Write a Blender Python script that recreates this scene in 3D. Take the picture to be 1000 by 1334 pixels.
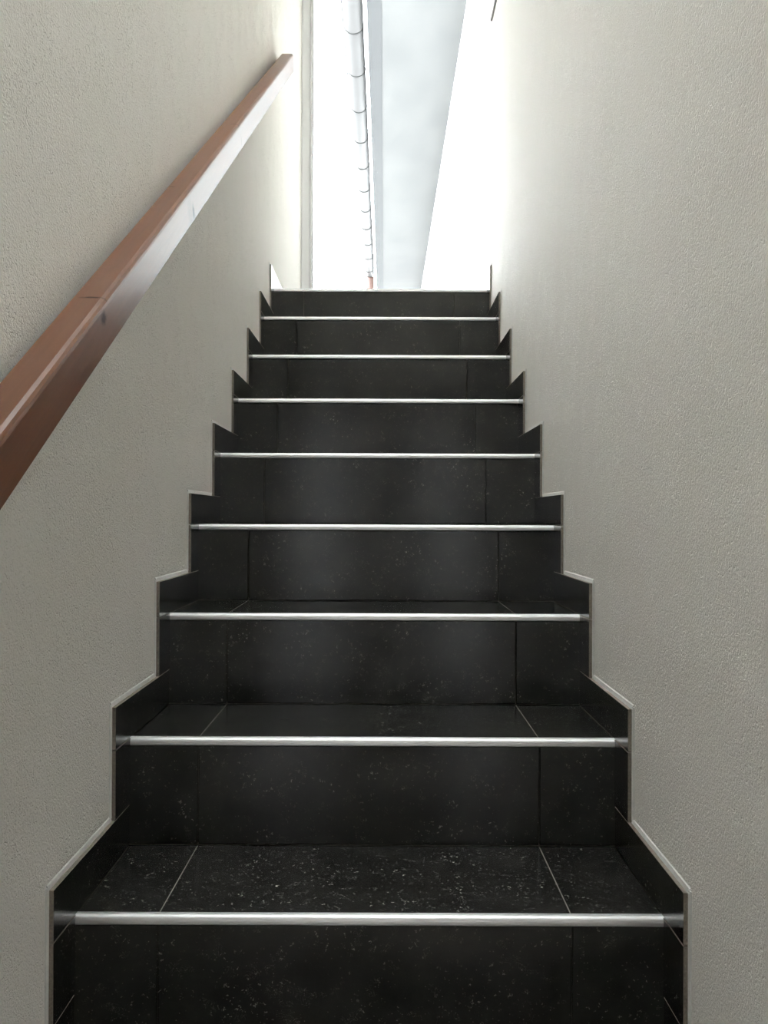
import bpy, bmesh, math, random
from mathutils import Matrix, Vector
random.seed(7)
for o in list(bpy.data.objects): bpy.data.objects.remove(o)
SC = bpy.context.scene
COL = SC.collection

# ------------------------------------------------------------------ camera
CX, CY, CZ = 0.4347, -1.2462, 0.5629
cam = bpy.data.cameras.new('camera'); camo = bpy.data.objects.new('camera', cam); COL.objects.link(camo)
cam.sensor_fit = 'VERTICAL'; cam.sensor_height = 36.0; cam.lens = 1153.0 / 1334.0 * 36.0
cam.clip_start = 0.02; cam.clip_end = 300
camo.matrix_world = (Matrix.Translation((CX, CY, CZ)) @ Matrix.Rotation(0.0009, 4, 'Z')
                     @ Matrix.Rotation(math.pi/2 + 0.0051, 4, 'X') @ Matrix.Rotation(0.0036, 4, 'Z'))
SC.camera = camo
# ------------------------------------------------------------------ sky (even overcast) and exposure
W_ = bpy.data.worlds.new('overcast_sky'); SC.world = W_; W_.use_nodes = True
bg = W_.node_tree.nodes['Background']
bg.inputs[0].default_value = (0.93, 0.965, 1.0, 1); bg.inputs[1].default_value = 29.5
vs = SC.view_settings
vs.view_transform = 'Standard'; vs.look = 'None'; vs.gamma = 1; vs.use_curve_mapping = False
vs.exposure = 0.12

# ------------------------------------------------------------------ dimensions
W = 0.83                     # clear width between the skirting tiles
G, R = 0.27454, 0.18213      # going, rise
SH, SW = 0.0697, 0.0820      # skirting height above tread, width in front of riser
TK = 0.008                   # skirting proud of plaster
XL, XR = -TK, W + TK         # plaster faces
dY = [0.0051, -0.0024, -0.002, 0.0006, -0.0054, 0.0005, 0.0011, 0.0022, 0.0001]
dZ = [-0.0016, 0.0001, 0.0012, -0.0025, 0.0019, 0.0016, 0.0, 0.0052, -0.0058]
def YN(n): return (n-1)*G + (dY[n-1] if 1 <= n <= 9 else 0)
def ZN(n): return (n-1)*R + (dZ[n-1] if 1 <= n <= 9 else 0)
FIRST = -3
ZF = ZN(FIRST-1)             # lower floor
ZL = ZN(9)                   # upper landing
YWIN = 3.375                 # inner face of the glazing at the head of the stair
YHALL = -1.16                # where the stair walls open into the entrance hall
YBACK = -2.46                # inner face of the entrance wall
ZCEIL = ZL + 2.12
ZHC = ZF + 2.40

# ------------------------------------------------------------------ materials
def nmat(name):
    m = bpy.data.materials.new(name); m.use_nodes = True
    nt = m.node_tree; b = nt.nodes['Principled BSDF']
    return m, nt, b
def N(nt, typ, **kw):
    n = nt.nodes.new(typ)
    for k, v in kw.items(): setattr(n, k, v)
    return n
def pos(nt): return N(nt, 'ShaderNodeNewGeometry').outputs['Position']
def noise(nt, vec, scale, detail=3, rough=.55, dist=0.0):
    n = N(nt, 'ShaderNodeTexNoise'); n.inputs['Scale'].default_value = scale
    n.inputs['Detail'].default_value = detail; n.inputs['Roughness'].default_value = rough
    n.inputs['Distortion'].default_value = dist
    nt.links.new(vec, n.inputs['Vector']); return n
def ramp(nt, fac, stops):
    r = N(nt, 'ShaderNodeValToRGB'); e = r.color_ramp.elements
    while len(e) < len(stops): e.new(0.5)
    for el, (p, c) in zip(e, stops):
        el.position = p; el.color = (c, c, c, 1) if not isinstance(c, tuple) else (*c, 1)
    nt.links.new(fac, r.inputs[0]); return r
def mixc(nt, fac, a, b, blend='MIX'):
    m = N(nt, 'ShaderNodeMix', data_type='RGBA', blend_type=blend)
    for sock, v in ((m.inputs[0], fac), (m.inputs[6], a), (m.inputs[7], b)):
        if isinstance(v, (int, float)): sock.default_value = v
        elif isinstance(v, tuple): sock.default_value = (*v, 1)
        else: nt.links.new(v, sock)
    return m.outputs[2]
def math_(nt, op, a, b=None, c=None):
    m = N(nt, 'ShaderNodeMath', operation=op)
    for i, v in enumerate((a, b, c)):
        if v is None: continue
        if isinstance(v, (int, float)): m.inputs[i].default_value = v
        else: nt.links.new(v, m.inputs[i])
    return m.outputs[0]
def scalev(nt, vec, s):
    m = N(nt, 'ShaderNodeVectorMath', operation='MULTIPLY'); nt.links.new(vec, m.inputs[0]); m.inputs[1].default_value = s
    return m.outputs[0]
def bump(nt, b, h, dist, strength=1.0):
    n = N(nt, 'ShaderNodeBump'); n.inputs['Distance'].default_value = dist; n.inputs['Strength'].default_value = strength
    nt.links.new(h, n.inputs['Height']); nt.links.new(n.outputs[0], b.inputs['Normal'])

def plaster(name, col, col2, depth):
    m, nt, b = nmat(name); p = pos(nt)
    big = noise(nt, scalev(nt, p, (1, 1, .45)), 4.0, 4, .6)
    c = mixc(nt, ramp(nt, big.outputs[0], [(.35, 0.0), (.65, 1.0)]).outputs[0], col, col2)
    nt.links.new(c, b.inputs['Base Color'])
    b.inputs['Roughness'].default_value = .85; b.inputs['Specular IOR Level'].default_value = .25
    grain = noise(nt, p, 300, 3, .55)
    worm = noise(nt, p, 135, 2, .5, 1.2)
    wr = ramp(nt, worm.outputs[0], [(.30, 0.0), (.42, 1.0), (.60, 1.0), (.75, .35)])
    patch = ramp(nt, noise(nt, p, 9, 2, .5).outputs[0], [(.35, .25), (.65, 1.0)])
    h = math_(nt, 'MULTIPLY_ADD', wr.outputs[0], math_(nt, 'MULTIPLY', patch.outputs[0], .7), math_(nt, 'MULTIPLY', grain.outputs[0], .8))
    bump(nt, b, h, depth)
    return m
M = {}
M['plaster'] = plaster('plaster', (.865, .835, .765), (.875, .83, .77), .0019)
M['smooth_paint'] = plaster('smooth_paint', (.88, .86, .815), (.88, .86, .815), .0002)
M['render_white'] = plaster('render_white', (.86, .86, .85), (.84, .84, .83), .003)
def tile(name):
    m, nt, b = nmat(name); p = pos(nt)
    oi = N(nt, 'ShaderNodeObjectInfo')
    cl = noise(nt, p, 11, 5, .65)
    base = mixc(nt, ramp(nt, cl.outputs[0], [(.38, 0.0), (.68, 1.0)]).outputs[0], (.013, .0128, .0115), (.024, .0235, .0212))
    fine = noise(nt, p, 420, 2, .6)
    base = mixc(nt, ramp(nt, fine.outputs[0], [(.62, 0.0), (.78, .55)]).outputs[0], base, (.03, .028, .025))
    sp = N(nt, 'ShaderNodeTexVoronoi'); sp.inputs['Scale'].default_value = 95; sp.inputs['Randomness'].default_value = 1
    dn = noise(nt, p, 160, 2, .6)
    va = N(nt, 'ShaderNodeVectorMath', operation='MULTIPLY_ADD'); nt.links.new(dn.outputs[1], va.inputs[0])
    va.inputs[1].default_value = (.018, .018, .018); nt.links.new(p, va.inputs[2]); nt.links.new(va.outputs[0], sp.inputs['Vector'])
    dots = ramp(nt, sp.outputs['Distance'], [(.08, 1.0), (.21, 0.0)])
    where = ramp(nt, noise(nt, p, 15, 3, .6).outputs[0], [(.46, 0.0), (.66, 1.0)])
    amt = math_(nt, 'MULTIPLY', dots.outputs[0], where.outputs[0])
    base = mixc(nt, amt, base, (.25, .24, .215))
    # short curly shell-like flecks
    wv = noise(nt, p, 70, 2, .5, 2.5)
    line = ramp(nt, wv.outputs[0], [(.485, 0.0), (.5, 1.0), (.515, 0.0)])
    gate = ramp(nt, noise(nt, p, 55, 1, .5).outputs[0], [(.60, 0.0), (.66, 1.0)])
    base = mixc(nt, math_(nt, 'MULTIPLY', math_(nt, 'MULTIPLY', line.outputs[0], gate.outputs[0]), .6), base, (.16, .153, .14))
    sp2 = N(nt, 'ShaderNodeTexVoronoi'); sp2.inputs['Scale'].default_value = 210; nt.links.new(p, sp2.inputs['Vector'])
    d2 = ramp(nt, sp2.outputs['Distance'], [(.08, 1.0), (.22, 0.0)])
    sc = N(nt, 'ShaderNodeSeparateColor'); nt.links.new(sp2.outputs['Color'], sc.inputs[0])
    g2 = ramp(nt, sc.outputs[0], [(.72, 0.0), (.95, 1.0)])
    base = mixc(nt, math_(nt, 'MULTIPLY', d2.outputs[0], g2.outputs[0]), base, (.12, .114, .10))
    tint = math_(nt, 'MULTIPLY_ADD', oi.outputs['Random'], .30, .85)
    hv = N(nt, 'ShaderNodeHueSaturation'); nt.links.new(base, hv.inputs['Color']); nt.links.new(tint, hv.inputs['Value'])
    nt.links.new(hv.outputs[0], b.inputs['Base Color'])
    rr = ramp(nt, cl.outputs[0], [(.3, .11), (.75, .20)])
    nt.links.new(rr.outputs[0], b.inputs['Roughness'])
    b.inputs['IOR'].default_value = 1.40
    bump(nt, b, fine.outputs[0], .00012)
    return m
M['tile'] = tile('anthracite_tile')
def plain(name, col, rough=.5, metal=0.0, nscale=40, var=.12, bmp=0.0, spec=.5):
    m, nt, b = nmat(name); p = pos(nt); n = noise(nt, p, nscale, 4, .6)
    lo = tuple(c*(1-var) for c in col); hi = tuple(min(1, c*(1+var)) for c in col)
    nt.links.new(mixc(nt, ramp(nt, n.outputs[0], [(.3, 0.0), (.7, 1.0)]).outputs[0], lo, hi), b.inputs['Base Color'])
    b.inputs['Roughness'].default_value = rough; b.inputs['Metallic'].default_value = metal
    b.inputs['Specular IOR Level'].default_value = spec
    if bmp: bump(nt, b, n.outputs[0], bmp)
    return m
M['tile_body'] = plain('tile_body', (.17, .145, .115), .8, nscale=300, var=.3, bmp=.0006)
M['grout'] = plain('grout', (.115, .106, .09), .9, nscale=200, var=.25)
M['sealant'] = plain('sealant', (.80, .785, .74), .6, nscale=90, var=.06, bmp=.001)
M['frame'] = plain('window_frame_white', (.88, .885, .89), .35, nscale=10, var=.02)
M['gasket'] = plain('gasket', (.05, .05, .05), .6)
M['gutter'] = plain('zinc', (.075, .072, .072), .5, .0, nscale=12, var=.08)
M['gutter_dark'] = plain('zinc_dark', (.012, .0115, .011), .6, .0, nscale=12, var=.1)
M['fascia'] = plain('fascia_grey', (.040, .041, .0425), .7, nscale=8, var=.08)
M['brown_pipe'] = plain('brown_pipe', (.085, .045, .036), .6, nscale=10, var=.1)
M['grey_metal'] = plain('grey_metal', (.22, .20, .19), .4, .4)
M['paving'] = plain('paving', (.22, .215, .21), .9, nscale=5, var=.12, bmp=.002)
M['roofing'] = plain('roofing', (.22, .11, .08), .8, nscale=6, var=.2)
M['hall_tile'] = plain('hall_tile', (.62, .58, .51), .5, nscale=14, var=.08)
M['steel'] = plain('steel', (.55, .55, .55), .3, 1.0)
def soffit_mat():
    m, nt, b = nmat('soffit_paint'); p = pos(nt)
    n = noise(nt, scalev(nt, p, (1, .5, 1)), 3.2, 5, .65)
    c = mixc(nt, ramp(nt, n.outputs[0], [(.42, 0.0), (.66, 1.0)]).outputs[0], (.100, .0995, .0985), (.080, .0805, .0805))
    nt.links.new(c, b.inputs['Base Color']); b.inputs['Roughness'].default_value = .85
    return m
M['soffit'] = soffit_mat()
def alu():
    m, nt, b = nmat('brushed_aluminium'); p = pos(nt)
    n = noise(nt, scalev(nt, p, (6, 400, 400)), 3, 3, .6)
    nt.links.new(mixc(nt, n.outputs[0], (.56, .55, .54), (.66, .65, .64)), b.inputs['Base Color'])
    b.inputs['Metallic'].default_value = 1.0
    nt.links.new(ramp(nt, n.outputs[0], [(.3, .44), (.7, .52)]).outputs[0], b.inputs['Roughness'])
    return m
M['alu'] = alu()
def glass():
    m, nt, b = nmat('clear_glass'); nt.nodes.remove(b)
    t = N(nt, 'ShaderNodeBsdfTransparent'); t.inputs[0].default_value = (.93, .95, .95, 1)
    g = N(nt, 'ShaderNodeBsdfGlossy'); g.inputs['Roughness'].default_value = .02
    f = N(nt, 'ShaderNodeFresnel'); f.inputs[0].default_value = 1.25
    mx = N(nt, 'ShaderNodeMixShader'); nt.links.new(f.outputs[0], mx.inputs[0]); nt.links.new(t.outputs[0], mx.inputs[1]); nt.links.new(g.outputs[0], mx.inputs[2])
    nt.links.new(mx.outputs[0], nt.nodes['Material Output'].inputs[0])
    return m
M['glass'] = glass()

# ------------------------------------------------------------------ mesh helpers
def mesh_obj(name, bm, mats, parent=None):
    me = bpy.data.meshes.new(name); bm.to_mesh(me); bm.free()
    for mm in (mats if isinstance(mats, (list, tuple)) else [mats]): me.materials.append(M[mm])
    return link(name, me, parent)
def link(name, me, parent=None, loc=None):
    o = bpy.data.objects.new(name, me); COL.objects.link(o)
    if parent: o.parent = parent
    if loc: o.location = loc
    return o
def box_bm(x0, x1, y0, y1, z0, z1, bev=0.0, seg=1):
    bm = bmesh.new(); bmesh.ops.create_cube(bm, size=1)
    for v in bm.verts:
        v.co = Vector(((x0+x1)/2 + v.co.x*(x1-x0), (y0+y1)/2 + v.co.y*(y1-y0), (z0+z1)/2 + v.co.z*(z1-z0)))
    if bev: bmesh.ops.bevel(bm, geom=bm.edges[:], offset=bev, segments=seg, affect='EDGES', profile=.5)
    return bm
def box(name, x0, x1, y0, y1, z0, z1, mat, parent=None, bev=0.0):
    return mesh_obj(name, box_bm(x0, x1, y0, y1, z0, z1, bev), mat, parent)
def struct(o): o['kind'] = 'structure'; return o
def tag(o, label, cat, group=None):
    o['label'] = label; o['category'] = cat
    if group: o['group'] = group
    return o
def empty(name, loc=(0, 0, 0)):
    o = bpy.data.objects.new(name, None); COL.objects.link(o); o.location = loc; o.empty_display_size = .1; return o
def extrude_profile(pts, axis_len, along='X', smooth=False):
    """closed profile of (y,z) extruded 0..len along X, or (x,z) along Y"""
    bm = bmesh.new(); a = []; b = []
    for u, v in pts:
        if along == 'X': a.append(bm.verts.new((0, u, v))); b.append(bm.verts.new((axis_len, u, v)))
        else: a.append(bm.verts.new((u, 0, v))); b.append(bm.verts.new((u, axis_len, v)))
    n = len(pts)
    for i in range(n):
        f = bm.faces.new((a[i], a[(i+1) % n], b[(i+1) % n], b[i])); f.smooth = smooth
    bm.faces.new(a); bm.faces.new(b)
    bmesh.ops.recalc_face_normals(bm, faces=bm.faces)
    return bm

# ------------------------------------------------------------------ room shell
wl = struct(box('wall_left', XL-.25, XL, YHALL, YWIN+.10, ZF-.1, ZCEIL, 'plaster'))
wr = struct(box('wall_right', XR, XR+.30, YHALL, 2.158, ZF-.1, ZCEIL, 'plaster'))
struct(box('wall_landing', 1.10, 1.40, 2.158, YWIN+.10, ZL-.3, ZCEIL, 'plaster'))
# ceiling with an unseen rooflight added to brighten the lower walls
SKX, SKY = (.03, .80), (-1.10, .75)
SHAFT = 1.1  # deep well shaped to steer the added rooflight's light downward
cl_ = struct(box('ceiling', XL-.25, 1.40, SKY[1], YWIN+.10, ZCEIL, ZCEIL+SHAFT, 'smooth_paint'))
for a, b_, c, d in ((XL-.25, 1.40, YHALL-.2, SKY[0]), (XL-.25, SKX[0], SKY[0], SKY[1]), (SKX[1], 1.40, SKY[0], SKY[1])):
    box('ceiling_section', a, b_, c, d, ZCEIL, ZCEIL+SHAFT, 'smooth_paint', cl_)
rl = empty('added_rooflight', ((SKX[0]+SKX[1])/2, (SKY[0]+SKY[1])/2, ZCEIL+SHAFT)); rl['kind'] = 'structure'
hw, hd = (SKX[1]-SKX[0])/2+.05, (SKY[1]-SKY[0])/2+.05
for a, b_, c, d in ((-hw, -hw+.07, -hd, hd), (hw-.07, hw, -hd, hd), (-hw+.07, hw-.07, -hd, -hd+.07), (-hw+.07, hw-.07, hd-.07, hd)):
    box('frame', a, b_, c, d, 0, .06, 'frame', rl, .003)
box('pane', -hw+.07, hw-.07, -hd+.07, hd-.07, .02, .03, 'glass', rl)
WH0, WH1 = ZL+.02, ZL+2.00                       # glazing height at the landing
struct(box('wall_lintel', XL, 1.10, YWIN-.02, YWIN+.10, WH1, ZCEIL, 'plaster'))
# entrance hall below
HX0, HX1 = -.42, 1.35
struct(box('floor', HX0-.2, HX1+.2, YBACK-.25, YN(FIRST)+.02, ZF-.15, ZF-.01, 'grout'))
fl = bpy.data.objects['floor']
tb = {}
nx = 3; x = HX0
for i in range(nx):
    for j in range(3):
        w_ = (HX1-HX0)/nx; d_ = (YN(FIRST)-YBACK)/3
        key = 'hall_tile'
        if key not in tb:
            bm = box_bm(-w_/2+.001, w_/2-.001, -d_/2+.001, d_/2-.001, -.01, 0, .0008)
            me = bpy.data.meshes.new(key); bm.to_mesh(me); bm.free(); me.materials.append(M['hall_tile']); tb[key] = me
        link('floor_tile', tb[key], fl, (HX0+(i+.5)*w_, YBACK+(j+.5)*d_, ZF))
struct(box('wall_hall_left', HX0-.2, HX0, YBACK-.25, YHALL, ZF-.1, ZHC, 'plaster'))
struct(box('wall_hall_right', HX1, HX1+.2, YBACK-.25, YHALL, ZF-.1, ZHC, 'plaster'))
struct(box('wall_hall_front_left', HX0-.2, XL-.25, YHALL, YHALL+.2, ZF-.1, ZHC, 'plaster'))
struct(box('wall_hall_front_right', XR+.30, HX1+.2, YHALL, YHALL+.2, ZF-.1, ZHC, 'plaster'))
struct(box('wall_upper_back', XL-.25, XR+.56, YHALL-.2, YHALL, ZHC, ZCEIL, 'plaster'))
struct(box('ceiling_hall', HX0-.2, HX1+.2, YBACK-.25, YHALL-.2, ZHC, ZHC+.2, 'smooth_paint'))
# entrance wall with two tall slim windows; pier added in place of a person's dark reflection
w2 = (-.40, .185); w3 = (.695, 1.33); s0, s1 = ZF+.16, ZF+2.30
wb = struct(box('wall_back', HX0, w2[0], YBACK-.2, YBACK, ZF-.01, ZHC, 'plaster'))
for a, b_, c, d in ((w2[1], w3[0], ZF-.01, ZHC), (w3[1], HX1, ZF-.01, ZHC), (w2[0], w2[1], ZF-.01, s0), (w2[0], w2[1], s1, ZHC), (w3[0], w3[1], ZF-.01, s0), (w3[0], w3[1], s1, ZHC)):
    box('wall_section', a, b_, YBACK-.2, YBACK, c, d, 'plaster', wb)
def slim_window(name, xr):
    e = empty(name, ((xr[0]+xr[1])/2, YBACK-.1, s0)); e['kind'] = 'structure'
    hw = (xr[1]-xr[0])/2; H = s1-s0
    for a, b_ in ((-hw, -hw+.035), (hw-.035, hw)): box('jamb', a, b_, -.035, .035, 0, H, 'frame', e, .003)
    for c, d in ((0, .05), (.29, .46), (H-.05, H)): box('rail', -hw+.035, hw-.035, -.03, .03, c, d, 'frame', e, .003)
    box('pane', -hw+.035, hw-.035, -.004, .004, .05, .29, 'glass', e)
    box('pane', -hw+.035, hw-.035, -.004, .004, .46, H-.05, 'glass', e)
slim_window('window_2', w2); slim_window('window_3', w3)

# upper landing floor with its tiles
lf = struct(box('floor_landing', XL-.02, 1.12, YN(9)+.0235, YWIN+.10, ZL-.22, ZL-.010, 'grout'))
def tile_mesh(key, x0, x1, y0, y1, z0, z1, mats=('tile',), bev=.0008, face_axis=None):
    bm = box_bm(x0, x1, y0, y1, z0, z1, bev)
    if face_axis is not None:
        bm.normal_update()
        for f in bm.faces: f.material_index = 0 if abs(f.normal[face_axis]) > .9 else 1
    me = bpy.data.meshes.new(key); bm.to_mesh(me); bm.free()
    for mm in mats: me.materials.append(M[mm])
    return me
JX = (XL-.0004, .116, .7015, XR+.0004)    # joint positions across the stair
yb = YN(9)+.0125
lx = (XL, .116, .7015, 1.10); ly = (yb, yb+.295, yb+.59, yb+.885, YWIN)
for i in range(3):
    for j in range(4):
        link('floor_tile', tile_mesh('landing_tile', lx[i]+.001, lx[i+1]-.001, ly[j]+.001, ly[j+1]-.001, -.010, 0), lf, (0, 0, ZL))

# ------------------------------------------------------------------ staircase
stair = tag(empty('staircase', (W/2, YN(FIRST), ZF)), 'straight staircase of dark anthracite tiled steps with aluminium edges between rough white walls', 'staircase')
org = Vector(stair.location)
NOSE = [(.0125, 0.0), (.0085, 0.0)] + [(.0085*(1-math.sin(a)), -.0085*(1-math.cos(a))) for a in [math.pi/2*i/8 for i in range(1, 9)]] + [(0, -.0115), (.0006, -.0130), (.002, -.0137), (.0125, -.0137)]
def nose_mesh():
    bm = extrude_profile(NOSE, W+2*TK-.0004, 'X')
    me = bpy.data.meshes.new('nosing_strip'); bm.to_mesh(me); bm.free(); me.materials.append(M['alu'])
    return me
NOSE_ME = nose_mesh()
riser_cache = {}
for n in range(FIRST, 10):
    y0, z0 = YN(n), ZN(n); zb = ZN(n-1)
    y1 = YN(n+1) if n < 9 else YWIN
    core_y1 = y1+.0135 if n < 9 else y0+.0235
    st = mesh_obj('step', box_bm(XL+.0004, XR-.0004, y0+.0135, core_y1, zb-.011, z0-.0105), 'grout', stair)
    st.location = -org
    if n < 9:
        bm = bmesh.new(); bm.from_mesh(st.data)
        for jx in JX[1:3]:
            r_ = bmesh.ops.create_cube(bm, size=1)['verts']
            for v in r_: v.co = Vector((jx+v.co.x*.0016, (y0+y1)/2+.006+v.co.y*(y1-y0-.014), z0-.0056+v.co.z*.0098))
        bm.to_mesh(st.data); bm.free()
    # riser tiles: three across, top tucked under the nosing strip
    for i in range(3):
        link('riser_tile', tile_mesh('riser_tile', JX[i]+.0008, JX[i+1]-.0008, y0+.0035, y0+.0135, zb+.0012, z0-.0142), st)
    if n < 9:
        for i in range(3):
            link('tread_tile', tile_mesh('tread_tile', JX[i]+.0008, JX[i+1]-.0008, y0+.0128, y1+.0025, z0-.0105, z0), st)
    link('nosing_strip', NOSE_ME, st, (XL+.0002, y0, z0))
    # stepped skirting tiles on both walls, with a white bead where they meet the plaster
    for side in (0, 1):
        xa, xb = (XL, 0.0) if side == 0 else (W, XR)
        ye = y1-.0012 if n < 9 else (YWIN-.001 if side == 0 else 2.158)
        ye = min(ye, (YN(n+1)+.003 if n < 9 else ye))
        link('skirting_tile', tile_mesh('skirting_tile', xa, xb, y0-SW, ye, z0+.0006, z0+SH, ('tile', 'tile_body'), .0006, 0), st)
        lowz = ZN(n-1)+SH+.0003 if n > FIRST else ZF+.001
        link('skirting_tile', tile_mesh('skirting_tile', xa, xb, y0-SW, y0+.0030, lowz, z0-.0008, ('tile', 'tile_body'), .0006, 0), st)
        xw, sg = (XL, 1) if side == 0 else (XR, -1)
        # bead along the top edge
        yend = (YN(n+1)-SW if n < 9 else ye)
        bm = bmesh.new()
        tri = [(xw, .0), (xw, .0085), (xw+sg*.0012, .0065), (xw+sg*.0022, .0)]
        ya, yb_ = y0-SW-.004, yend
        A = [bm.verts.new((u, ya, z0+SH+v)) for u, v in tri]; B = [bm.verts.new((u, yb_, z0+SH+v)) for u, v in tri]
        for i in range(4): bm.faces.new((A[i], A[(i+1) % 4], B[(i+1) % 4], B[i]))
        bm.faces.new(A); bm.faces.new(B)
        # and down the front edge
        zt = z0+SH+.0045
        A = [bm.verts.new((u, y0-SW-v, lowz+.004)) for u, v in tri]; B = [bm.verts.new((u, y0-SW-v, zt)) for u, v in tri]
        for i in range(4): bm.faces.new((A[i], A[(i+1) % 4], B[(i+1) % 4], B[i]))
        bm.faces.new(A); bm.faces.new(B)
        bmesh.ops.recalc_face_normals(bm, faces=bm.faces)
        mesh_obj('sealant_bead', bm, 'sealant', st)

# ------------------------------------------------------------------ handrail
K = R/G; ANG = math.atan(K); CA = math.cos(ANG)
RX0, RX1 = .010, .058; RC = .8916           # wall side, stair side; height of top line above nosing line
RY0, RY1 = -1.10, 2.329
HP = .077                                    # plumb depth of the rail
def wood():
    m, nt, b = nmat('varnished_wood')
    tc = N(nt, 'ShaderNodeTexCoord'); p = tc.outputs['Object']
    st_ = scalev(nt, p, (1, .06, 1))
    n1 = noise(nt, st_, 70, 5, .62, .6); n2 = noise(nt, scalev(nt, p, (1, .25, 1)), 7, 3, .5)
    c = mixc(nt, ramp(nt, n1.outputs[0], [(.3, 0.0), (.7, 1.0)]).outputs[0], (.100, .034, .0125), (.138, .052, .0215))
    c = mixc(nt, math_(nt, 'MULTIPLY', n2.outputs[0], .35), c, (.105, .044, .022))
    # knots and short cracks of the timber
    def spot(y, z, x, r, stretch, col, amt, c):
        v = N(nt, 'ShaderNodeVectorMath', operation='SUBTRACT'); nt.links.new(p, v.inputs[0]); v.inputs[1].default_value = (x, y, z)
        w = noise(nt, p, 120, 2, .5)
        va = N(nt, 'ShaderNodeVectorMath', operation='MULTIPLY_ADD'); nt.links.new(w.outputs[1], va.inputs[0]); va.inputs[1].default_value = (.006, .006, .006)
        nt.links.new(scalev(nt, v.outputs[0], stretch), va.inputs[2])
        ln = N(nt, 'ShaderNodeVectorMath', operation='LENGTH'); nt.links.new(va.outputs[0], ln.inputs[0])
        f = ramp(nt, math_(nt, 'DIVIDE', ln.outputs['Value'], r), [(.45, amt), (1.0, 0.0)])
        masks.append(f.outputs[0])
        return mixc(nt, f.outputs[0], c, col)
    masks = []
    for y, z, x, r, s, a in KNOTS: c = spot(y, z, x, r, s, (.018, .012, .008), a, c)
    mk = masks[0]
    for q in masks[1:]: mk = math_(nt, 'MAXIMUM', mk, q)
    nt.links.new(math_(nt, 'MULTIPLY_ADD', mk, -.46, .5), b.inputs['Specular IOR Level'])
    nt.links.new(c, b.inputs['Base Color'])
    b.inputs['Roughness'].default_value = .38; b.inputs['IOR'].default_value = 1.45
    bump(nt, b, n1.outputs[0], .0004)
    return m
hz = .077*CA
# (along, across depth, x, radius, stretch, strength) in the rail's own frame
KNOTS = [(1.235, -.016, .048, .012, (.4, .75, 1.0), .85), (1.875, -.040, .048, .012, (.4, .9, .55), .95), (1.845, -.034, .048, .020, (.4, .7, .55), .30),
         (2.56, -.038, .048, .010, (.4, 1.2, .45), .55), (1.26, 0, .034, .010, (.45, 2.2, 1.0), .85), (1.88, 0, .012, .010, (.7, 3.0, 1.0), .8), (2.545, 0, .040, .010, (.6, 3.0, 1.0), .9)]
M['wood'] = wood()
hr = tag(empty('handrail', (RX0, RY0, RC+K*RY0)), 'square varnished reddish-brown wooden handrail running up the left plaster wall beside the stairs', 'handrail')
ch, cv = .008, .010*CA
prof = [(0, -hz), (0, -.003), (.003, 0), (.048-ch, 0), (.048-ch*.42, -cv*.22), (.048-ch*.1, -cv*.62), (.048, -cv*1.1), (.048, -hz+.004), (.044, -hz)]
bm = bmesh.new(); A = []; B = []
L = (RY1-RY0)/CA
for u, w in prof:                            # plumb cut at both ends
    A.append(bm.verts.new((u, w*math.tan(ANG), w))); B.append(bm.verts.new((u, L + w*math.tan(ANG), w)))
for i in range(len(prof)): bm.faces.new((A[i], A[(i+1) % len(prof)], B[(i+1) % len(prof)], B[i]))
bm.faces.new(A); fe = bm.faces.new(B)
bmesh.ops.recalc_face_normals(bm, faces=bm.faces)
bmesh.ops.bevel(bm, geom=list(fe.edges), offset=.003, segments=2, affect='EDGES')
rail = mesh_obj('rail', bm, 'wood', hr); rail.rotation_euler = (ANG, 0, 0)
for s in (.45, 1.55, 2.65, 3.75):
    bm = bmesh.new(); bmesh.ops.create_cone(bm, cap_ends=True, segments=16, radius1=.010, radius2=.010, depth=RX0-XL+.006)
    bmesh.ops.rotate(bm, verts=bm.verts, matrix=Matrix.Rotation(math.pi/2, 3, 'Y'))
    pg = mesh_obj('standoff', bm, 'steel', hr); pg.location = ((XL-RX0)/2+.002, s*CA, s*math.sin(ANG)-.04)

# small grey fitting at the end of the right-hand wall
fz = CZ + (672.9/1153.0)*3.24
fit = tag(box('wall_fitting', XR-.010, XR, CY+2.95, CY+3.37, fz, fz+.07, 'grey_metal', None, .002), 'small grey metal fitting fixed to the end of the right plaster wall', 'fitting')

# ------------------------------------------------------------------ glazing at the head of the stairs
win = empty('window_1', (.55, YWIN+.035, ZL)); win['kind'] = 'structure'
ox = .55; HH = WH1-ZL
def wpart(nm, x0, x1, y0, y1, z0, z1, m, bev=.002): return box(nm, x0-ox, x1-ox, y0-.035, y1-.035, z0, z1, m, win, bev)
jb = bmesh.new(); lo = []; hi = []
for jx_, jy_ in ((XL, -.004), (XL+.006, -.004), (.036, .022), (.036, .07), (XL, .07)):
    lo.append(jb.verts.new((jx_-ox, jy_-.035, 0))); hi.append(jb.verts.new((jx_-ox, jy_-.035, HH)))
for i in range(5): jb.faces.new((lo[i], lo[(i+1) % 5], hi[(i+1) % 5], hi[i]))
jb.faces.new(lo); jb.faces.new(hi); bmesh.ops.recalc_face_normals(jb, faces=jb.faces)
mesh_obj('jamb', jb, 'frame', win)
wpart('sash_stile', .036, .049, .015, .06, .04, HH-.045, 'frame')
wpart('gasket', .049, .052, .026, .046, .045, HH-.05, 'gasket', 0)
wpart('jamb', 1.056, 1.10, 0, .07, 0, HH, 'frame', .004)
wpart('head', .036, 1.056, 0, .07, HH-.045, HH, 'frame', .004)
wpart('threshold', .036, 1.056, 0, .07, 0, .04, 'frame', .004)
wpart('pane', .0505, 1.056, .032, .040, .04, HH-.045, 'glass', 0)

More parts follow.
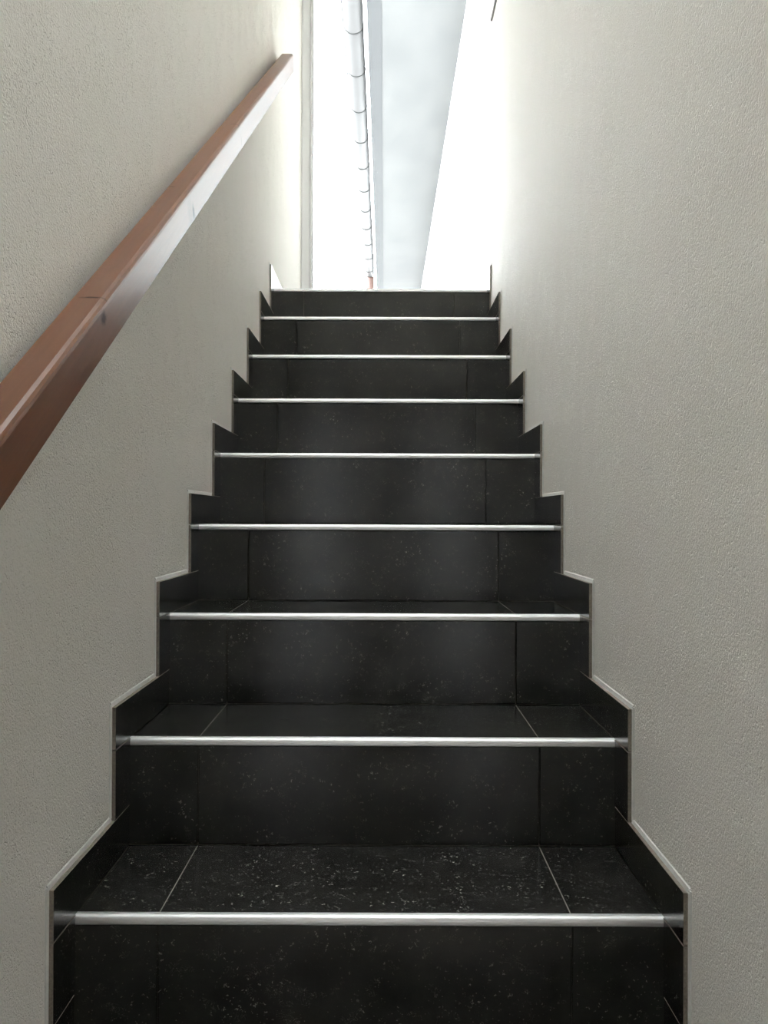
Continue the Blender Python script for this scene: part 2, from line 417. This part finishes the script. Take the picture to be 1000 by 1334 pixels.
# ------------------------------------------------------------------ outside the glazing: wall, eaves and gutter
ZS = CZ + 3.62
YO = YWIN+.10; YE = 16.0
struct(box('wall_outside', .9975, 1.40, YO+.002, YE, ZL-.1, ZS, 'render_white'))
struct(box('trim_soffit', .400, 1.40, YO, YE, ZS, ZS+.03, 'soffit'))
struct(box('trim_fascia', .2930, .3995, YO, YE, ZS-.004, ZS+.16, 'fascia'))
struct(box('roof', .2935, 1.6, YO-.02, YE, ZS+.165, ZS+.22, 'roofing'))
struct(box('ground', -60, 60, YO+.001, 90, ZL-.30, ZL-.10, 'paving'))
struct(box('ground_front', -60, 60, -60, YBACK-.26, ZF-.30, ZF-.06, 'paving'))
struct(box('wall_sky_block', -2.6, 3.6, -4.4, -4.2, ZF-.06, ZF+2.8, 'paving'))  # unseen wall added to dim what the entrance windows let in
struct(box('roof_sky_block', -2.6, 3.6, -4.4, YBACK-.25, ZF+2.8, ZF+2.95, 'roofing'))  # unseen roof added to keep open sky out of the entrance windows
# half-round gutter
GXC, GR = .1880, .075; GY0, GY1 = YO+.05, 12.15
gut = tag(empty('rain_gutter', (GXC, GY0, ZS)), 'half-round zinc rain gutter along the eaves outside the bright window', 'gutter')
def half_ring(ro, ri, y0, y1, n=20, a0=math.pi, a1=2*math.pi, smooth=True):
    bm = bmesh.new(); rows = []
    for i in range(n+1):
        a = a0+(a1-a0)*i/n; c, s = math.cos(a), math.sin(a)
        rows.append([bm.verts.new((r*c, y, GR+r*s)) for r, y in ((ro, y0), (ro, y1), (ri, y1), (ri, y0))])
    for i in range(n):
        for k in range(4):
            f = bm.faces.new((rows[i][k], rows[i][(k+1) % 4], rows[i+1][(k+1) % 4], rows[i+1][k])); f.smooth = smooth and k in (0, 2)
    bm.faces.new(rows[0]); bm.faces.new(rows[-1])
    bmesh.ops.recalc_face_normals(bm, faces=bm.faces)
    return bm
mesh_obj('trough', half_ring(GR, GR-.003, 0, GY1-GY0), 'gutter', gut)
bm = bmesh.new(); bmesh.ops.create_cone(bm, cap_ends=True, segments=12, radius1=.006, radius2=.006, depth=GY1-GY0)
bmesh.ops.rotate(bm, verts=bm.verts, matrix=Matrix.Rotation(math.pi/2, 3, 'X'))
rb = mesh_obj('rolled_rim', bm, 'gutter_dark', gut); rb.location = (-GR-.003, (GY1-GY0)/2, GR)
brk = half_ring(GR+.004, GR, -.011, .011, 18)
bme = bpy.data.meshes.new('gutter_bracket'); brk.to_mesh(bme); brk.free(); bme.materials.append(M['gutter_dark'])
y = 5.38-.648*2
while y < GY1:
    if y > GY0+.05: link('gutter_bracket', bme, gut, (0, y-GY0, 0))
    y += .648
# downpipe at the far end of the gutter
dp = tag(empty('downpipe', (GXC+.01, GY1+.04, ZL-.1)), 'reddish-brown downpipe at the far end of the rain gutter', 'downpipe')
for nm, r, za, zb_ in (('pipe', .045, 0, ZS-ZL-.06), ('hopper', .062, ZS-ZL-.06, ZS-ZL+.12)):
    bm = bmesh.new(); bmesh.ops.create_cone(bm, cap_ends=True, segments=20, radius1=r*.9 if nm == 'hopper' else r, radius2=r, depth=zb_-za)
    o = mesh_obj(nm, bm, 'brown_pipe', dp); o.location = (0, 0, (za+zb_)/2)
